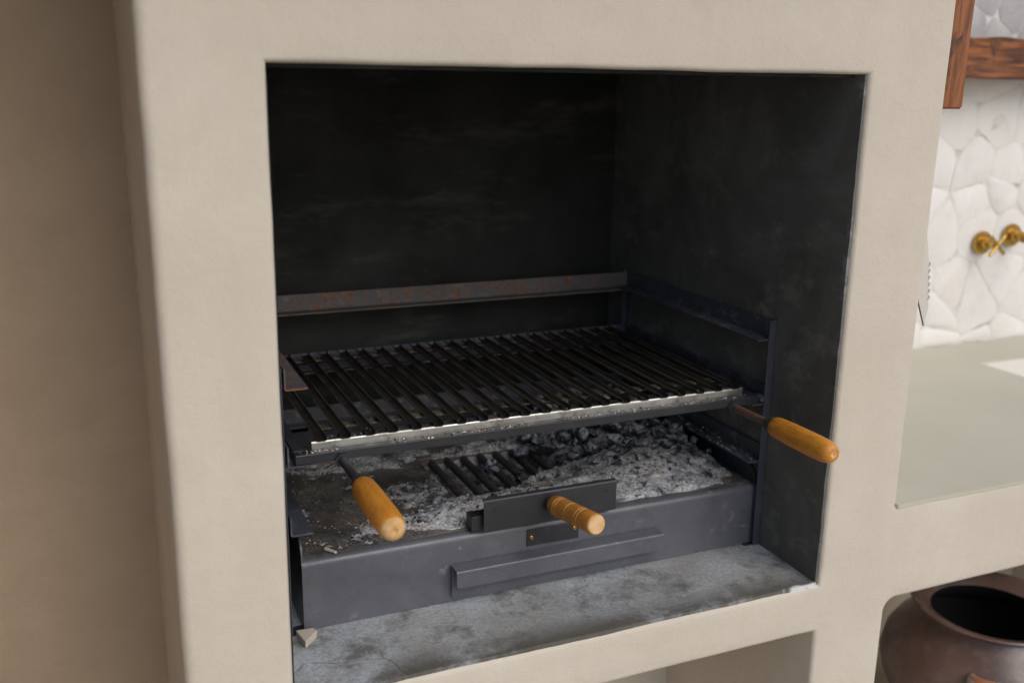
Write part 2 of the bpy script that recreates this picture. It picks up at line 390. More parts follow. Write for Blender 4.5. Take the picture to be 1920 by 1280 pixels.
def sheet(bm, line, t, axis, a0, a1):
    """folded sheet metal: an open profile with thickness, extruded along axis"""
    P = [Vector(p) for p in line]; L1 = []; L2 = []
    for i, p in enumerate(P):
        d = (P[min(i+1, len(P)-1)]-P[max(i-1, 0)]).normalized(); nrm = Vector((-d.y, d.x))
        L1.append(tuple(p+nrm*t/2)); L2.append(tuple(p-nrm*t/2))
    return prism(bm, L1+L2[::-1], axis, a0, a1)
def tube(bm, p0, p1, r0, r1=None, n=14, cap=True):
    r1 = r0 if r1 is None else r1
    p0, p1 = Vector(p0), Vector(p1); d = (p1-p0).normalized()
    u = d.orthogonal().normalized(); w = d.cross(u)
    a = [bm.verts.new(p0+(u*math.cos(2*math.pi*k/n)+w*math.sin(2*math.pi*k/n))*r0) for k in range(n)]
    b = [bm.verts.new(p1+(u*math.cos(2*math.pi*k/n)+w*math.sin(2*math.pi*k/n))*r1) for k in range(n)]
    for k in range(n): bm.faces.new((a[k], a[(k+1) % n], b[(k+1) % n], b[k]))
    if cap: bm.faces.new(a[::-1]); bm.faces.new(b)
    return bm
def lathe(bm, prof, origin, direction, n=28, mat_from=None, close=True):
    """prof: (distance along axis, radius)"""
    o = Vector(origin); d = Vector(direction).normalized(); u = d.orthogonal().normalized(); w = d.cross(u)
    rings = []
    for (t, r) in prof:
        rings.append([bm.verts.new(o+d*t+(u*math.cos(2*math.pi*k/n)+w*math.sin(2*math.pi*k/n))*max(r, 1e-5)) for k in range(n)])
    for i in range(len(rings)-1):
        for k in range(n):
            f = bm.faces.new((rings[i][k], rings[i][(k+1) % n], rings[i+1][(k+1) % n], rings[i+1][k]))
            if mat_from is not None and i >= mat_from: f.material_index = 1
    if close:
        bm.faces.new(rings[0][::-1]); f = bm.faces.new(rings[-1])
        if mat_from is not None: f.material_index = 1
    return bm
def fill(br, step):
    out = []
    for a, b in zip(br, br[1:]):
        n = max(1, round((b-a)/step))
        out += [a+(b-a)*k/n for k in range(n)]
    return out+[br[-1]]
def voxel(xs, ys, zs, solid):
    bm = B(); V = {}
    def vert(i, j, k):
        if (i, j, k) not in V: V[(i, j, k)] = bm.verts.new((xs[i], ys[j], zs[k]))
        return V[(i, j, k)]
    nx, ny, nz = len(xs)-1, len(ys)-1, len(zs)-1
    S = [[[solid((xs[i]+xs[i+1])/2, (ys[j]+ys[j+1])/2, (zs[k]+zs[k+1])/2) for k in range(nz)] for j in range(ny)] for i in range(nx)]
    def s(i, j, k): return 0 <= i < nx and 0 <= j < ny and 0 <= k < nz and S[i][j][k]
    for i in range(nx):
        for j in range(ny):
            for k in range(nz):
                if not S[i][j][k]: continue
                if not s(i-1, j, k): bm.faces.new([vert(*q) for q in ((i, j, k), (i, j, k+1), (i, j+1, k+1), (i, j+1, k))])
                if not s(i+1, j, k): bm.faces.new([vert(*q) for q in ((i+1, j, k), (i+1, j+1, k), (i+1, j+1, k+1), (i+1, j, k+1))])
                if not s(i, j-1, k): bm.faces.new([vert(*q) for q in ((i, j, k), (i+1, j, k), (i+1, j, k+1), (i, j, k+1))])
                if not s(i, j+1, k): bm.faces.new([vert(*q) for q in ((i, j+1, k), (i, j+1, k+1), (i+1, j+1, k+1), (i+1, j+1, k))])
                if not s(i, j, k-1): bm.faces.new([vert(*q) for q in ((i, j, k), (i, j+1, k), (i+1, j+1, k), (i+1, j, k))])
                if not s(i, j, k+1): bm.faces.new([vert(*q) for q in ((i, j, k+1), (i+1, j, k+1), (i+1, j+1, k+1), (i, j+1, k+1))])
    return bm
def wobble(bm, amp, f, sel=None):
    for v in bm.verts:
        if sel and not sel(v.co): continue
        n = noise.noise_vector(v.co*f)
        v.co += Vector((n.x, n.y, n.z))*amp
def sharp_edges(bm, pred=None, deg=55):
    out = []; bm.normal_update()
    for e in bm.edges:
        if len(e.link_faces) == 2 and e.calc_face_angle(0) > R(deg):
            if pred is None or pred((e.verts[0].co+e.verts[1].co)/2): out.append(e)
    return out

# ------------------------------------------------------------------ the setting
H = 0.9405; PL = -0.1565; PR = 1.1725; CT = 0.1317
FLOOR = -0.85
bm = B(); s = 150
vv = [bm.verts.new(p) for p in ((-s, -s, FLOOR), (s, -s, FLOOR), (s, s, FLOOR), (-s, s, FLOOR))]; bm.faces.new(vv)
tag(obj('ground', bm, 'ground'), kind='structure')

# plastered masonry: chimney block, counter and side alcove in one coat
bbq = thing('masonry_barbecue', (0.5, 0.5, FLOOR), 'beige plastered masonry barbecue with black fire chamber and side counter', 'barbecue')
def solid(x, y, z):
    if x < PL: return False
    if x < PR:
        if 0 < x < 1.0 and y < .865:
            if -.004 < z < H: return False
            if H <= z < 1.36 and y > .10: return False
            if -0.72 < z < -0.1029: return y > .5
        return True
    if z > CT: return False
    if 2.17 < x < 2.75 and .28 < y < .712 and z > -.03: return False
    if 1.1725 < x < 2.5 and z < -0.0681 and z > -.78 and y < .75: return False
    return True
xs = fill([PL, 0, 1.0, PR, 2.17, 2.5, 2.75, 3.4], .05)
ys = fill([0, .10, .28, .5, .712, .75, .865, .905], .12)
zs = fill([FLOOR, -.78, -.72, -.1029, -.0681, -.03, -.004, CT, H, 1.14, 1.36, 1.82], .05)
bm = voxel(xs, ys, zs, solid)
wobble(bm, .0022, 3.1); wobble(bm, .0012, 11)
# generous rounding of the lower niche's top corner, then of the chimney's outer edge, then all other arrises
ed = sharp_edges(bm, lambda c: abs(c.x-PR) < .01 and abs(c.z+.0681) < .01 and .004 < c.y < .74)
if ed: bmesh.ops.bevel(bm, geom=ed, offset=.027, segments=6, profile=.5, affect='EDGES')
ed = sharp_edges(bm, lambda c: abs(c.x-PL) < .012 and abs(c.y) < .012)
bmesh.ops.bevel(bm, geom=ed, offset=.016, segments=5, profile=.5, affect='EDGES')
ed = sharp_edges(bm, lambda c: c.y < .02 and c.x > PL+.05)
bmesh.ops.bevel(bm, geom=ed, offset=.009, segments=4, profile=.5, affect='EDGES')
obj('plaster_body', bm, 'plaster', bbq, smooth=40)
# fire chamber lining, a few millimetres proud of the masonry
def lining(name, xs, ys, zs, mat='soot'):
    bm = voxel(fill(xs, .02), fill(ys, .02), fill(zs, .02), lambda x, y, z: True)
    y0 = ys[0]
    for v in bm.verts:
        if abs(v.co.y-y0) < 1e-5 and y0 < .1:
            v.co.y += .0022*noise.noise(v.co*23)+.0015*noise.noise(v.co*70)
    obj(name, bm, mat, bbq, smooth=40)
lining('right_lining', [.9948, 1.003], [.0065, .862], [-.002, 1.36], 'soot_lit')  # paler soot copy: light on this side wall is put into its colour
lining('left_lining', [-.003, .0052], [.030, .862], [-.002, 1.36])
lining('back_lining', [.0054, .9946], [.857, .867], [-.002, 1.36])
lining('lintel_lining', [.0054, .9946], [.030, .104], [H-.005, H+.002])
lining('flue_ceiling', [.0054, .9946], [.101, .856], [1.352, 1.362])
bm = voxel(fill([.0054, .9946], .02), fill([.004, .856], .02), [-.02, .0022], lambda x, y, z: True)
for v in bm.verts:
    if v.co.y < .005: v.co.y += .0014*noise.noise(v.co*13)+.0008*noise.noise(v.co*61)
    if v.co.z > 0: v.co.z += .0009*noise.noise(v.co*9)
obj('hearth_slab', bm, 'cement', bbq, smooth=40)
bm = voxel(fill([PR+.0015, 2.172, 2.748, 3.4], .03), fill([-.0015, .282, .709, .904], .03), [CT-.004, CT+.004],
           lambda x, y, z: not (2.172 < x < 2.748 and .282 < y < .709))
for v in bm.verts:
    if v.co.y < 0: v.co.y += .0022*noise.noise(v.co*15)
    v.co.z += .0006*noise.noise(v.co*7)
bmesh.ops.bevel(bm, geom=sharp_edges(bm), offset=.0015, segments=2, affect='EDGES')
obj('counter_top', bm, 'counter', bbq, smooth=40)

# timber roof over the cooking place, and the wall set back beside the barbecue
bm = B()
for k in range(19):
    box(bm, -2.6+k*.2, -2.6+k*.2+.194, -.62, 1.2, 1.825, 1.85)
for yy in (-.52, 0.25): box(bm, -2.6, 1.19, yy, yy+.09, 1.70, 1.8245)
tag(obj('patio_roof', bm, 'roof', base=(.5, 0, 1.7)), kind='structure')
bm = voxel(fill([-1.3, -1.2, PL+.01], .06), fill([-1.1, .5, .62], .1), fill([FLOOR+.001, 1.82], .06), lambda x, y, z: y > .5 or x < -1.2)  # unseen left return is added to bounce warm light and block sky
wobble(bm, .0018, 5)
tag(obj('alcove_wall', bm, 'taupe', base=(-.4, .55, FLOOR), smooth=40), 'plaster wall set back to the left of the barbecue, with an added unseen return', 'wall')

# sink let into the counter
bm = B()
for a in ((2.172, 2.18, .282, .709, -.025, CT+.001), (2.74, 2.748, .282, .709, -.025, CT+.001), (2.18, 2.74, .282, .29, -.025, CT+.001), (2.18, 2.74, .701, .709, -.025, CT+.001), (2.18, 2.74, .29, .701, -.025, -.015)):
    box(bm, *a)
tag(obj('sink', bm, 'cream', base=(2.46, .5, -.025)), 'cream sink basin let into the pale counter', 'sink')

# whitewashed stone wall behind the counter
sw = thing('stone_wall', (2.2, .905, FLOOR), 'whitewashed rubble stone wall behind the counter', 'wall')
bm = voxel(fill([PR+.001, 3.4], .03), [.9045, 1.1], fill([CT-.2, 1.7], .03), lambda x, y, z: True)
for v in bm.verts:
    if v.co.y < 1: v.co.y += .0014*noise.noise(v.co*6)+.0012*noise.noise(v.co*19)
obj('mortar_bed', bm, 'mortar', sw, smooth=50)
def clip(poly, n, d):
    out = []
    for i in range(len(poly)):
        a, b = poly[i], poly[(i+1) % len(poly)]; da, db = a.dot(n)-d, b.dot(n)-d
        if da <= 0: out.append(a)
        if (da < 0 < db) or (db < 0 < da): out.append(a+(b-a)*(da/(da-db)))
    return out
rs = random.Random(5)
seeds = []
zz = .11
while zz < 1.45:
    xx = 1.82+rs.uniform(-.05, .05)
    while xx < 2.95:
        seeds.append(Vector((xx+rs.uniform(-.035, .035), zz+rs.uniform(-.045, .045)))); xx += rs.uniform(.10, .24)
    zz += rs.uniform(.10, .14)
for i, sd in enumerate(seeds):
    poly = [Vector((1.75, CT+.006)), Vector((3.05, CT+.006)), Vector((3.05, 1.5)), Vector((1.75, 1.5))]
    for j, o2 in enumerate(seeds):
        if i != j and (o2-sd).length < .6:
            n = (o2-sd).normalized(); g = rs.choice((.0008, .0012, .0018, .0035))
            poly = clip(poly, n, n.dot((sd+o2)/2)-g)
            if len(poly) < 3: break
    if len(poly) < 3: continue
    for _ in range(1):      # knock the corners off
        q = []
        for k in range(len(poly)):
            a, b = poly[k], poly[(k+1) % len(poly)]; q += [a*.82+b*.18, a*.18+b*.82]
        poly = q
    c = sum(poly, Vector((0, 0)))/len(poly)
    dep = rs.uniform(.0022, .0046)
    bm = B(); rings = []
    for (sc, y) in ((1.0, .908), (1.0, .906-dep*.6), (.93, .906-dep)):
        rings.append([bm.verts.new((c.x+(p.x-c.x)*sc, y+(rs.uniform(-.0012, .0012) if y < .9 else 0), c.y+(p.y-c.y)*sc)) for p in poly])
    n = len(poly)
    for a, b in zip(rings, rings[1:]):
        for k in range(n): bm.faces.new((a[k], a[(k+1) % n], b[(k+1) % n], b[k]))
    bm.faces.new(rings[-1])
    obj('stone', bm, 'stone', sw, smooth=50)

# ------------------------------------------------------------------ steel grill frame
fr = thing('grill_rack', (.515, .47, .002), 'black steel rack with three ledges lining the fire chamber', 'rack')
t = .003
FX0, FX1, FY0, FY1 = .034, .9938, .184, .760
def post(x0, x1, fy, sx, dy):
    bm = B()
    box(bm, x0, x1, fy, fy+t, .004, .478, .0006, 1)                     # flange facing the room
    a = x1-t if sx > 0 else x0
    box(bm, a, a+t, fy+t+.0003 if dy > 0 else fy-.016, fy+.018 if dy > 0 else fy-.0003, .004, .478, .0006, 1)
    obj('post', bm, 'post', fr)
post(.978, FX1, FY0-t, 1, 1); post(.016, .0335, FY0-t, -1, 1)
post(.978, FX1, FY1, 1, -1); post(.016, .0335, FY1, -1, -1)
for i, (zb, zt) in enumerate(((.441, .474), (.309, .342), (.188, .218))):
    xr = FX1-.0035
    bm = B(); sheet(bm, fillet([(xr-.036, zb-t/2), (xr-t/2, zb-t/2), (xr-t/2, zt)], .003, 3), t, 'y', FY0+.001, FY1-.0068)
    obj('right_ledge', bm, 'frame_dusty', fr)
    xl = FX0+.0035
    bm = B(); sheet(bm, fillet([(xl+.038, zb-t/2), (xl+t/2, zb-t/2), (xl+t/2, zt)], .003, 3), t, 'y', FY0+.001, FY1-.0068)
    obj('left_ledge', bm, 'rusty' if i == 0 else 'frame_dusty', fr)
    bm = B(); sheet(bm, fillet([(FY1-.036, zb-t/2-.0033), (FY1-.0045, zb-t/2-.0033), (FY1-.0045, zt-.001)], .003, 3), t, 'x', xl+.0045, xr-.0045)
    obj('back_ledge', bm, 'rusty' if i == 0 else 'frame_dusty', fr)
for xa, xb in ((.962, .992), (.018, .055)):
    bm = B(); box(bm, xa, xb, .186, .214, .0015, .0045); obj('foot_plate', bm, 'frame', fr)

# ------------------------------------------------------------------ grill carriage with two wooden handles
ca = thing('grill_carriage', (.51, .45, .310), 'black steel grill carriage with two plain honey wood handles', 'grill carriage')
bm = B(); box(bm, .050, .966, .183, .2035, .3105, .3275, .0015); obj('front_rail', bm, 'plate', ca)
bm = B(); box(bm, .050, .068, .2040, .735, .3105, .3275, .0015); obj('side_rail', bm, 'frame', ca)
bm = B(); box(bm, .948, .966, .2040, .735, .3105, .3275, .0015); obj('side_rail', bm, 'frame', ca)
bm = B(); box(bm, .0685, .9475, .717, .735, .3105, .3275, .0015); obj('back_rail', bm, 'frame', ca)
bm = B(); box(bm, .9663, .984, .190, .203, .311, .326, .0015); tube(bm, (.975, .1895, .3185), (.975, .184, .3185), .006, n=6); obj('bolt', bm, 'frame_dusty', ca)
def handle(xc, rodmat, L, pale):
    z = .3115
    bm = B(); tube(bm, (xc, .1828, z), (xc, .176, z), .0125, n=6); rd = obj('rod_nut', bm, 'frame', ca)
    bm = B(); tube(bm, (xc, .1755, z+.001), (xc, .071, z+.003), .0075, n=16); obj('rod', bm, rodmat, ca, smooth=40)
    bm = B(); lathe(bm, [(0, .010), (.002, .0135), (.016, .0155), (.018, .0148)], (xc, .0705, z+.003), (0, -1, .02), 20); obj('ferrule', bm, 'darkrod', ca, smooth=40)
    bm = B()
    lathe(bm, [(0, .0150), (.003, .0178), (.010, .0195), (.05, .0208), (L-.045, .0212), (L-.022, .0205), (L-.0085, .0178), (L-.0022, .0140), (L-.0002, .0095), (L, .0060), (L-.0003, .0042), (L-.0025, .0030), (L-.0027, .0005)],
          (xc, .0522, z+.0034), (0, -1, .005), 30, mat_from=pale)
    obj('grip', bm, ['grip', 'end'], ca, smooth=35)
handle(.126, 'darkrod', .174, 6); handle(.903, 'rod', .161, 9)

# ------------------------------------------------------------------ grate of channel bars
gr = thing('grill_grate', (.51, .46, .328), 'dark greasy grate of channel bars with a bright front rail', 'grill grate')
bm = B(); sheet(bm, fillet([(.2015, .3275), (.2015, .3415), (.222, .3415)], .0035, 5), .0015, 'x', .081, .938)
obj('front_rail', bm, 'bright', gr, smooth=50)
for yy in (.262, .69):
    bm = B(); box(bm, .09, .93, yy, yy+.022, .3385, .3412); obj('cross_rail', bm, 'rusty' if yy > .5 else 'bar', gr)
bm = B()
prof = fillet([(-.0094, .0068), (-.0068, .0008), (.0068, .0008), (.0094, .0068)], .003, 4)
sheet(bm, prof, .0016, 'y', 0, .533)
bar_me = mesh_of(bm, 'bar', 'bar', 35)
NB = 21
rb = random.Random(3)
for k in range(NB):
    x = .0985+(.9215-.0985)*k/(NB-1)
    place('bar', bar_me, gr, (x+rb.uniform(-.0008, .0008), .1988+rb.uniform(-.0006, .0006), .3406+rb.uniform(0, .0006)), (0, rb.uniform(-.03, .03), rb.uniform(-.002, .002)))

# ------------------------------------------------------------------ firebox with ash drawer front
fb = thing('firebox', (.52, .45, .002), 'dark grey steel firebox with folded pull flange, holding the ash', 'firebox')
TZ = .131
bm = B()
sheet(bm, fillet([(.345, TZ-.001), (.197, TZ-.001), (.197, .0035)], .013, 8), .0022, 'x', .0555, .9895)
obj('front_panel', bm, 'steel', fb, smooth=30)
bm = voxel([.0590, .385, .668, .9855], [.3455, .578, .742], [TZ-.003, TZ], lambda x, y, z: not (.385 < x < .668 and y < .578))
obj('floor_plate', bm, 'floor', fb)
bm = B(); box(bm, .0590, .9855, .214, .3445, TZ+.0003, TZ+.0009); obj('floor_front', bm, 'floor', fb)
for x0, nm in ((.0555, 'side_panel'), (.9865, 'side_panel')):
    pl = fillet([(.2005, .0035), (.2005, .166), (.742, .166), (.742, .0035)], [.03, 0], 7)
    bm = B(); prism(bm, pl, 'x', x0, x0+.003); obj(nm, bm, 'steel' if x0 < .5 else 'frame', fb)
bm = B(); box(bm, .0586, .9864, .7425, .7455, .0035, .166); obj('back_panel', bm, 'frame', fb)
bm = B(); box(bm, .37, .69, .33, .60, .045, .048); obj('ash_pan', bm, 'frame_dusty', fb)
bm = B()
prism(bm, fillet([(.3225, .0750), (.3225, .0125), (.7505, .0125), (.7505, .0750)], .009, 5), 'y', .1902, .1928)     # plate against the panel
sheet(bm, fillet([(.1928, .0763), (.1640, .0763), (.1640, .0700)], .004, 4), .0024, 'x', .3225, .7505)               # flange
prism(bm, fillet([(.3225, .0699), (.3225, .0440), (.7505, .0440), (.7505, .0699)], .010, 5), 'y', .1628, .1652)      # turned-down lip
obj('pull_flange', bm, 'steel', fb, smooth=30)
bm = B(); box(bm, .472, .579, .1932, .1955, .0865, .1195, .0006, 1); npl = obj('name_plate', bm, 'plate', fb)
for (xx, zz) in ((.481, .103), (.570, .1075)):
    bm = B(); lathe(bm, [(0, .0045), (.001, .0045), (.0022, .0032), (.0022, .0018), (.001, .0012)], (xx, .1931, zz), (0, -1, 0), 14)
    obj('rivet', bm, 'brass', npl, smooth=40)
# emboss strokes on the little plate (worn, unreadable in the photograph)
# round bars of the ash grate
bm = B(); tube(bm, (0, -.118, 0), (0, .118, 0), .0085, n=10); gb_me = mesh_of(bm, 'grate', 'grate_bar', 40)
for k in range(7):
    x = .414+.0375*k
    place('grate_bar', gb_me, fb, (x+rb.uniform(-.002, .002), .4617, TZ-.011+rb.uniform(-.001, .001)), (0, rb.uniform(0, 6), rb.uniform(-.01, .01)))
bm = B(); box(bm, .386, .667, .5705, .5775, TZ-.022, TZ-.0035); obj('grate_ledge', bm, 'rusty', fb)

# ------------------------------------------------------------------ ember scraper standing on the firebox lip
es = thing('ember_scraper', (.515, .2, .1325), 'black steel ember scraper with ringed wooden handle', 'scraper')
bm = B(); sheet(bm, fillet([(.1835, .1370), (.1835, .1945), (.191, .1968)], .003, 3), .0026, 'x', .381, .651)
for xx in (.402, .631):
    tube(bm, (xx, .1818, .176), (xx, .18225, .176), .0032, n=12)
obj('face_plate', bm, 'plate', es, smooth=30)
bm = B(); box(bm, .362, .634, .1945, .222, .1335, .163, .001); obj('back_bar', bm, 'plate', es)
for xx in (.402, .631):
    bm = B(); tube(bm, (xx, .18225, .1768), (xx, .1816, .1768), .0034, n=12); obj('hole', bm, 'black', es)
bm = B(); lathe(bm, [(0, .012), (.003, .0155), (.012, .0155), (.014, .0145)], (.5135, .1822, .172), (.10, -1, .12), 20); obj('ferrule', bm, 'darkrod', es, smooth=40)
bm = B()
pr = [(0, .0150), (.002, .0178), (.004, .0185)]
for g in (.022, .030, .062, .094, .102):
    pr += [(g-.0018, .0190), (g-.0008, .0178), (g+.0008, .0178), (g+.0018, .0190)]
pr += [(.132, .0192), (.1375, .0178), (.1395, .0155), (.1397, .008), (.1397, .0005)]
lathe(bm, pr, (.5148, .169, .1736), (.10, -1, .12), 30, mat_from=len(pr)-4)
obj('grip', bm, ['grip2', 'end'], es, smooth=35)

# ------------------------------------------------------------------ ash, charcoal, crumbs
def G(x, y, cx, cy, sx, sy): return math.exp(-((x-cx)/sx)**2-((y-cy)/sy)**2)
def ash_h(x, y):
    p = Vector((x, y, 0))
    h = .054*G(x, y, .87, .58, .15, .17) + .030*G(x, y, .80, .34, .20, .12) + .021*G(x, y, .39, .280, .15, .055) + .034*G(x, y, .66, .64, .16, .08) \
        + .008*G(x, y, .27, .60, .14, .12) + .012*G(x, y, .60, .30, .12, .05) + .006*G(x, y, .36, .42, .09, .08)
    h += .011*noise.noise(p*9)+.006*noise.noise(p*24)-.0045
    rg = .35+.9*G(x, y, .84, .60, .26, .20)
    h += rg*(.008*noise.noise(p*42)+.0042*noise.noise(p*70)+.0024*noise.noise(p*150))
    if x > .985-.02: h -= (x-.965)*.6
    h -= .03*max(0, min(1, (.222-y)/.02)) if y < .222 else 0
    if .385 < x < .668 and .345 < y < .578:
        e = min(x-.385, .668-x, (y-.345)*1.0, .578-y)
        e = min(1, e/.02)
        cover = .5+.9*noise.noise(p*7+Vector((3, 1, 0))) + (x-.55)*4 - (y-.40)*4.5
        if cover < .9: h = h*(1-e) + (-.020+.006*noise.noise(p*30)-.012*(cover < .2))*e
    return h
bm = B(); x0, x1, y0, y1 = .060, .985, .205, .741; nx, ny = 330, 190
grid = []
for j in range(ny+1):
    row = []
    for i in range(nx+1):
        x = x0+(x1-x0)*i/nx; y = y0+(y1-y0)*j/ny
        row.append((x, y, ash_h(x, y)))
    grid.append(row)
ax = bm.verts.new; VV = [[None]*(nx+1) for _ in range(ny+1)]
def av(j, i):
    if VV[j][i] is None:
        x, y, h = grid[j][i]; VV[j][i] = ax((x, y, TZ+h))
    return VV[j][i]
for j in range(ny):
    for i in range(nx):
        q = [(j, i), (j, i+1), (j+1, i+1), (j+1, i)]
        hole = any(.383 < grid[a][b][0] < .670 and .344 < grid[a][b][1] < .580 for a, b in q)
        if hole or max(grid[a][b][2] for a, b in q) > -.001:
            bm.faces.new([av(a, b) for a, b in q])
ash = obj('ash_bed', bm, 'ash', base=(.52, .47, TZ), smooth=70)
tag(ash, 'grey wood ash heaped over the firebox floor', 'ash', kind='stuff')

def crumbs(name, pts, label, cat, seed, tints):
    """pts: (x, y, z, size); one joined mesh of small irregular flakes"""
    r = random.Random(seed); V = []; F = []; T = []
    for (x, y, z, sz) in pts:
        b = len(V); c = Vector((x, y, z))
        M = Matrix.Rotation(r.uniform(0, 6.28), 3, 'Z') @ Matrix.Rotation(r.uniform(-.6, .6), 3, 'X')
        dx, dy, dz = sz*r.uniform(.6, 1.5), sz*r.uniform(.4, .9), sz*r.uniform(.15, .6)
        for sx, sy, s_z in ((-1, -1, 0), (1, -1, 0), (1, 1, 0), (-1, 1, 0), (-.6, -.5, 1), (.5, -.6, 1), (.6, .5, 1), (-.5, .6, 1)):
            V.append(c+M@Vector((sx*dx/2*r.uniform(.6, 1.2), sy*dy/2*r.uniform(.6, 1.2), s_z*dz)))
        F += [tuple(b+i for i in q) for q in ((0, 3, 2, 1), (4, 5, 6, 7), (0, 1, 5, 4), (1, 2, 6, 5), (2, 3, 7, 6), (3, 0, 4, 7))]
        tc = r.choice(tints); k = r.uniform(.75, 1.15); T += [(tc[0]*k, tc[1]*k, tc[2]*k, 1)]*8
    base = Vector(pts[0][:3])
    me = bpy.data.meshes.new(name); me.from_pydata([v-base for v in V], [], F)
    at = me.attributes.new('tint', 'FLOAT_COLOR', 'POINT')
    at.data.foreach_set('color', [c for q in T for c in q])
    finish(me, 'flake'); o = link(name, me, None, base)
    return tag(o, label, cat, kind='stuff')
rc = random.Random(8)
pts = []
while len(pts) < 7500:
    x = rc.uniform(.07, .975); y = rc.uniform(.222, .735); h = ash_h(x, y)
    inhole = .385 < x < .668 and .345 < y < .578
    if h > -.0005:
        pts.append((x, y, TZ+h-.0006, rc.choice((.0011, .0015, .0020, .0026, .0032, .0055))))
    elif not inhole and rc.random() < (.75 if h > -.0035 else .10)+.9*max(0, noise.noise(Vector((x*11, y*14, 4)))+.12)+.5*G(x, y, .2, .33, .10, .06):
        pts.append((x, y, TZ+.0008, rc.choice((.0008, .0011, .0015, .002, .0032))))
TI = [(.50, .49, .47), (.40, .41, .43), (.32, .34, .38), (.36, .32, .26), (.25, .20, .14), (.03, .03, .035), (.02, .021, .025), (.02, .021, .025), (.015, .015, .018), (.06, .065, .08), (.16, .16, .165)]
crumbs('ash_flakes', pts, 'loose ash flakes and charcoal crumbs scattered over the firebox', 'ash', 2, TI)
pts = [(rc.uniform(.06, .95), rc.uniform(.1845, .199), .3274, rc.choice((.002, .003, .004))) for _ in range(420)]
pts = [p for p in pts if noise.noise(Vector((p[0]*9, 0, 0))) > -.15]
pts += [(rc.uniform(.08, .93), rc.uniform(.204, .235), .3425, rc.choice((.0015, .0025))) for _ in range(60)]
crumbs('rail_crumbs', pts, 'pale ash crumbs lying along the grill carriage front', 'ash', 4, [(.6, .59, .57), (.55, .52, .47), (.35, .34, .33), (.3, .16, .08), (.05, .05, .05)])
pts = [(rc.uniform(.955, .988), rc.uniform(.19, .60), .188, rc.choice((.002, .003, .005))) for _ in range(170)]
pts += [(rc.uniform(.955, .988), rc.uniform(.19, .4), .441, rc.choice((.0015, .002))) for _ in range(50)]
crumbs('ledge_crumbs', pts, 'ash crumbs caught on the right hand ledges', 'ash', 5, [(.5, .5, .5), (.25, .25, .26), (.4, .33, .25), (.05, .05, .05)])
pts = [(rc.uniform(.1, .97), .197-abs(rc.gauss(.006, .03)), .0016, rc.choice((.0012, .0018, .0025))) for _ in range(160)]
pts += [(rc.uniform(.35, .75), rc.uniform(.169, .193), .0747, rc.choice((.0012, .0018, .0022))) for _ in range(60)]
crumbs('hearth_crumbs', [p for p in pts if p[1] > .01], 'tiny ash crumbs on the cement hearth in front of firebox', 'ash', 6, [(.6, .6, .58), (.35, .34, .32), (.05, .05, .05)])

# charcoal lumps
def lump(seed, sub=2):
    bm = B(); bmesh.ops.create_icosphere(bm, subdivisions=sub, radius=1.0)
    o = Vector((seed*7.3, seed*1.7, seed*3.1))
    r = random.Random(seed)
    planes = [(Vector((r.gauss(0, 1), r.gauss(0, 1), r.gauss(0, 1))).normalized(), r.uniform(.55, .85)) for _ in range(9)]
    for v in bm.verts:
        for n, d in planes:
            k = v.co.dot(n)-d
            if k > 0: v.co -= n*k
        v.co += v.co.normalized()*(.22*noise.noise(v.co*1.6+o)+.13*noise.noise(v.co*3.7+o)+.06*noise.noise(v.co*8+o))
    return mesh_of(bm, 'char', 'charcoal_lump', 28)
LM = [lump(s, 3) for s in range(1, 8)]
def put(x, y, sz, i, rot=None, lift=.35, label=None, group=True, asp=None):
    z = TZ+max(0, ash_h(x, y))
    a = asp or (1.0, rc.uniform(.6, .95), rc.uniform(.5, .75))
    o = place('charcoal_lump', LM[i % len(LM)], None, (x, y, z+sz*lift*a[2]), rot or (rc.uniform(-.3, .3), rc.uniform(-.3, .3), rc.uniform(0, 6.28)), tuple(sz*q for q in a))
    if not label:
        if sz < .0125: label = 'small crumb of charcoal strewn over the pale ash'
        elif y > .56: label = 'large charcoal lump at the back of the ash heap'
        else: label = 'ash dusted charcoal lump on the near slope of the heap'
    tag(o, label, 'charcoal', 'charcoal lumps in the ash heap')
big = [(.70, .585, .030), (.76, .60, .034), (.83, .60, .036), (.90, .60, .030), (.95, .62, .026), (.88, .52, .030), (.80, .515, .026), (.73, .50, .024),
       (.94, .53, .022), (.85, .44, .022), (.78, .42, .018), (.91, .44, .018), (.66, .50, .020), (.72, .66, .032), (.82, .68, .034), (.92, .69, .030), (.60, .64, .026), (.64, .57, .022),
       (.96, .47, .014), (.87, .37, .014), (.81, .33, .010), (.75, .35, .011), (.93, .35, .010), (.68, .42, .014), (.70, .36, .010), (.90, .30, .010)]
for i, (x, y, sz) in enumerate(big): put(x, y, sz*(1.45 if y > .48 else 1.2), i, lift=1.0)
for i in range(130):
    yy = .27+.42*rc.random()**.75
    put(rc.uniform(.66, .97), yy, rc.uniform(.004, .010) if yy < .38 else rc.uniform(.008, .023), i, lift=.9)
for i, (x, y, sz) in enumerate(((.285, .262, .006), (.345, .33, .012), (.30, .30, .007), (.40, .245, .006), (.45, .30, .008), (.24, .30, .006))): put(x, y, sz, i+2)
put(.600, .505, .027, 3, (.15, .2, .6), .75, 'pale ended charcoal lump lying across the round grate bars', asp=(1, .62, .55))
put(.505, .455, .021, 5, (.3, .1, 2.0), .7, 'dark charcoal lump leaning on the grate bars beside ash', asp=(1, .8, .8))
put(.545, .385, .020, 1, (.2, .3, 1.0), .5, 'ash coated charcoal lump at the near end of grate bars', asp=(1, .8, .7))

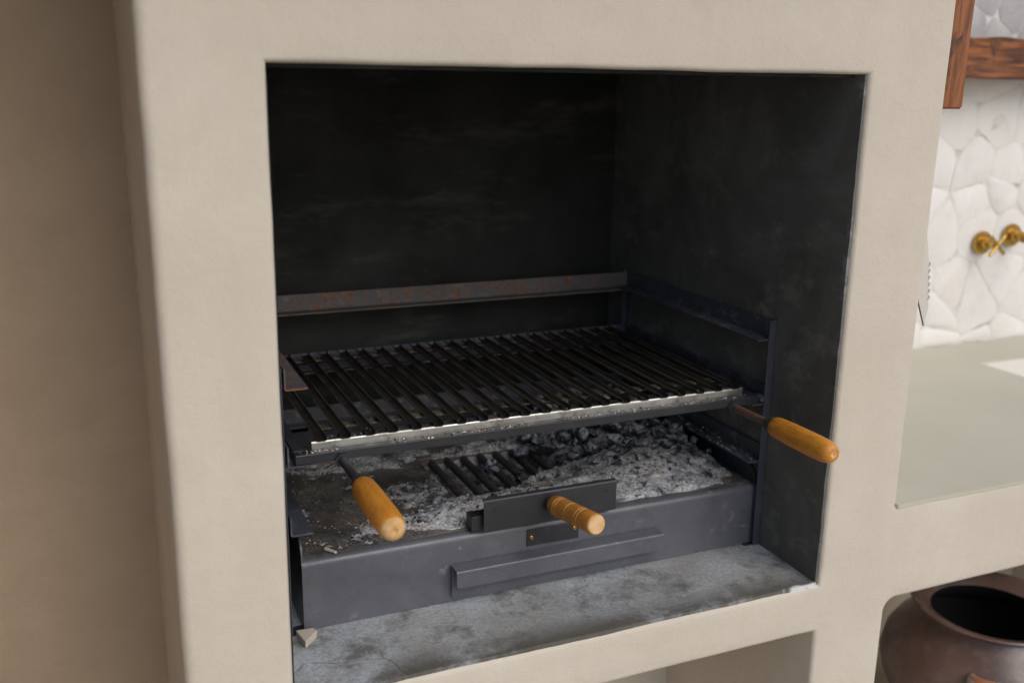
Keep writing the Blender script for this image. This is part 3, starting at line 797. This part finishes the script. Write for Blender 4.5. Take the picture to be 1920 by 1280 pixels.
# small strays
bm = B(); prism(bm, [(.0385, .183), (.046, .1405), (.0715, .169), (.068, .181)], 'z', .0022, .0145)
bmesh.ops.bevel(bm, geom=bm.edges[:], offset=.0008, segments=1, affect='EDGES')
tag(obj('wood_offcut', bm, 'chip', base=(.055, .165, .002)), 'small pale wedge of wood beside the firebox foot', 'wood offcut')
bm = B(); tube(bm, (.103, .2235, TZ+.0042), (.116, .2035, TZ+.0048), .0035, .0025, n=8)
wobble(bm, .001, 300)
tag(obj('twig', bm, 'chip', base=(.11, .21, TZ)), 'charred twig stub lying on the firebox floor', 'twig')

# ------------------------------------------------------------------ right hand niche
# timber shelf on the stone wall
bm = voxel(fill([1.9, 3.1], .03), fill([.775, .893], .03), fill([.947, 1.058], .025), lambda x, y, z: True)
for v in bm.verts:
    n = noise.noise_vector(v.co*8); v.co += Vector((0, n.y*.006, n.z*.007)); n = noise.noise_vector(v.co*24); v.co += Vector((0, n.y*.003, n.z*.003))
bmesh.ops.bevel(bm, geom=sharp_edges(bm, deg=40), offset=.005, segments=2, affect='EDGES')
tag(obj('timber_shelf', bm, 'beam', base=(2.5, .84, .947), smooth=45), 'thick knotty red brown timber shelf on the stone wall', 'shelf')
# upright board fixed to the pillar's right face
bm = voxel([PR+.003, 1.2, 1.228, 1.250], fill([.032, .062], .03), fill([.884, 1.5], .04), lambda x, y, z: True)
for v in bm.verts:
    n = noise.noise_vector(v.co*7); v.co += Vector((n.x*.002, n.y*.002, n.z*.001))
bmesh.ops.bevel(bm, geom=sharp_edges(bm, deg=40), offset=.003, segments=2, affect='EDGES')
tag(obj('timber_board', bm, 'board', base=(1.22, .05, .884), smooth=45), 'upright red brown timber board fixed beside the plastered pillar', 'board')
# knife hanging by the pillar
kn = thing('knife', (1.238, .05, .475), 'steel kitchen knife with serrated edge hanging tip down by pillar', 'knife')
tip = Vector((1.238, .05, .477)); ax_ = Vector((-.20, .0, 1.0)).normalized(); wd = Vector((1, 0, .20)).normalized()
out = [(0, 0)]
out += [(.035, .014)]
for k in range(6):
    q = .05+k*.013; out += [(q, .0135+.0010*k), (q+.004, .0175+.0006*k), (q+.009, .0145+.0009*k)]
out += [(.150, .0180), (.21, .0165), (.21, -.012), (.05, -.0105)]
bm = B(); A = []; Bq = []
for (a, w) in out:
    p = tip+ax_*a+wd*w; A.append(bm.verts.new(p)); Bq.append(bm.verts.new(p+Vector((0, .0018, 0))))
bm.faces.new(A); bm.faces.new(Bq[::-1])
for k in range(len(A)): bm.faces.new((A[k], A[(k+1) % len(A)], Bq[(k+1) % len(A)], Bq[k]))
obj('blade', bm, 'blade', kn)
bm = B(); Vb = [[bm.verts.new(tip+ax_*a+wd*w+Vector((0, d, 0))) for (a, w) in ((.0, -.0004), (.0, .0008), (.05, -.0095), (.21, -.0108), (.21, -.0122), (.05, -.0110))] for d in (-.0004, .0022)]
for q in Vb: bm.faces.new([q[0], q[1], q[2], q[3], q[4], q[5]])
for k in range(6): bm.faces.new((Vb[0][k], Vb[0][(k+1) % 6], Vb[1][(k+1) % 6], Vb[1][k]))
obj('spine', bm, 'darkrod', kn)
for k in range(6):
    q = .05+k*.013; bm = B(); w0 = .0135+.0010*k
    Vb = [[bm.verts.new(tip+ax_*a+wd*w+Vector((0, d, 0))) for (a, w) in ((q-.001, w0-.002), (q, w0+.0012), (q+.004, w0+.0052), (q+.0085, w0+.0016))] for d in (-.0005, .0023)]
    for r_ in Vb: bm.faces.new(r_)
    for j in range(4): bm.faces.new((Vb[0][j], Vb[0][(j+1) % 4], Vb[1][(j+1) % 4], Vb[1][j]))
    obj('tooth', bm, 'tooth', kn)
bm = B(); p = tip+ax_*.211; lathe(bm, [(0, .010), (.01, .012), (.06, .0105), (.1, .0125), (.112, .006)], p, ax_, 12); obj('knife_handle', bm, 'black', kn, smooth=40)

# wall tap: cross handle and spout
tp = thing('wall_tap', (2.36, .895, .46), 'brass wall mounted tap with cross handle above the counter', 'tap')
def rose(x, z, nm):
    bm = B(); lathe(bm, [(0, .036), (.008, .036), (.012, .033), (.013, .02), (.030, .018), (.032, .012)], (x, .897, z), (0, -1, 0), 28); return obj(nm, bm, 'brass', tp, smooth=40)
rose(2.325, .458, 'rose'); rose(2.447, .476, 'rose')
bm = B(); tube(bm, (2.325, .866, .458), (2.325, .842, .458), .011); h1 = obj('stem', bm, 'brass', tp, smooth=40)
bm = B()
for a in (R(48), R(48+90)):
    d = Vector((math.cos(a), 0, math.sin(a)))*.041; c = Vector((2.325, .836, .458)); tube(bm, c-d, c+d, .006, n=10)
obj('cross_handle', bm, 'brass', tp, smooth=40)
bm = B(); pp = [Vector((2.447, .868, .476)), Vector((2.447, .70, .476)), Vector((2.447, .672, .470)), Vector((2.447, .66, .450))]
for a, b in zip(pp, pp[1:]): tube(bm, a, b, .0135, n=16)
tube(bm, (2.447, .85, .476), (2.447, .842, .476), .018, n=18)
obj('spout', bm, 'brass', tp, smooth=40)

# clay jar in the lower niche
JX, JY, JZ = 1.845, .29, -.37
jr = thing('clay_jar', (JX, JY, -.778), 'large brown glazed clay jar with flared rim in lower niche', 'jar')
prof = [(.0, .14), (.02, .155), (.10, .205), (.19, .250), (.24, .260), (.29, .250), (.33, .224), (.357, .194), (.374, .174), (.385, .168), (.396, .182), (.405, .196), (.409, .200), (.412, .197), (.408, .180), (.400, .160), (.385, .147), (.36, .16), (.30, .24), (.2, .245), (.05, .16), (.03, .001)]
bm = B(); lathe(bm, prof, (JX, JY, -.778), (0, 0, 1), 64, mat_from=16, close=False)
bm.faces.new([v for v in bm.verts[:64]][::-1])
wobble(bm, .0022, 6)
obj('jar_body', bm, ['jar', 'black'], jr, smooth=40)  # shade inside the mouth is put into a black inner wall
def lug(ang):
    bm = B(); c = Vector((JX+.236*math.cos(ang), JY+.236*math.sin(ang), -.462)); tg = Vector((-math.sin(ang), math.cos(ang), 0)); ou = Vector((math.cos(ang), math.sin(ang), .25)).normalized()
    n = 14; rings = []; m = 12
    for k in range(n+1):
        a = math.pi*k/n; p = c+tg*math.cos(a)*.062+ou*(math.sin(a)*.040-.004)
        tan = (-tg*math.sin(a)*.062+ou*math.cos(a)*.040).normalized(); u = tan.cross(Vector((0, 0, 1))).normalized(); w = tan.cross(u)
        rings.append([bm.verts.new(p+(u*math.cos(6.2832*q/m)*.013+w*math.sin(6.2832*q/m)*.019)) for q in range(m)])
    for a, b in zip(rings, rings[1:]):
        for q in range(m): bm.faces.new((a[q], a[(q+1) % m], b[(q+1) % m], b[q]))
    obj('lug', bm, 'lug', jr, smooth=60)
lug(R(228)); lug(R(48))
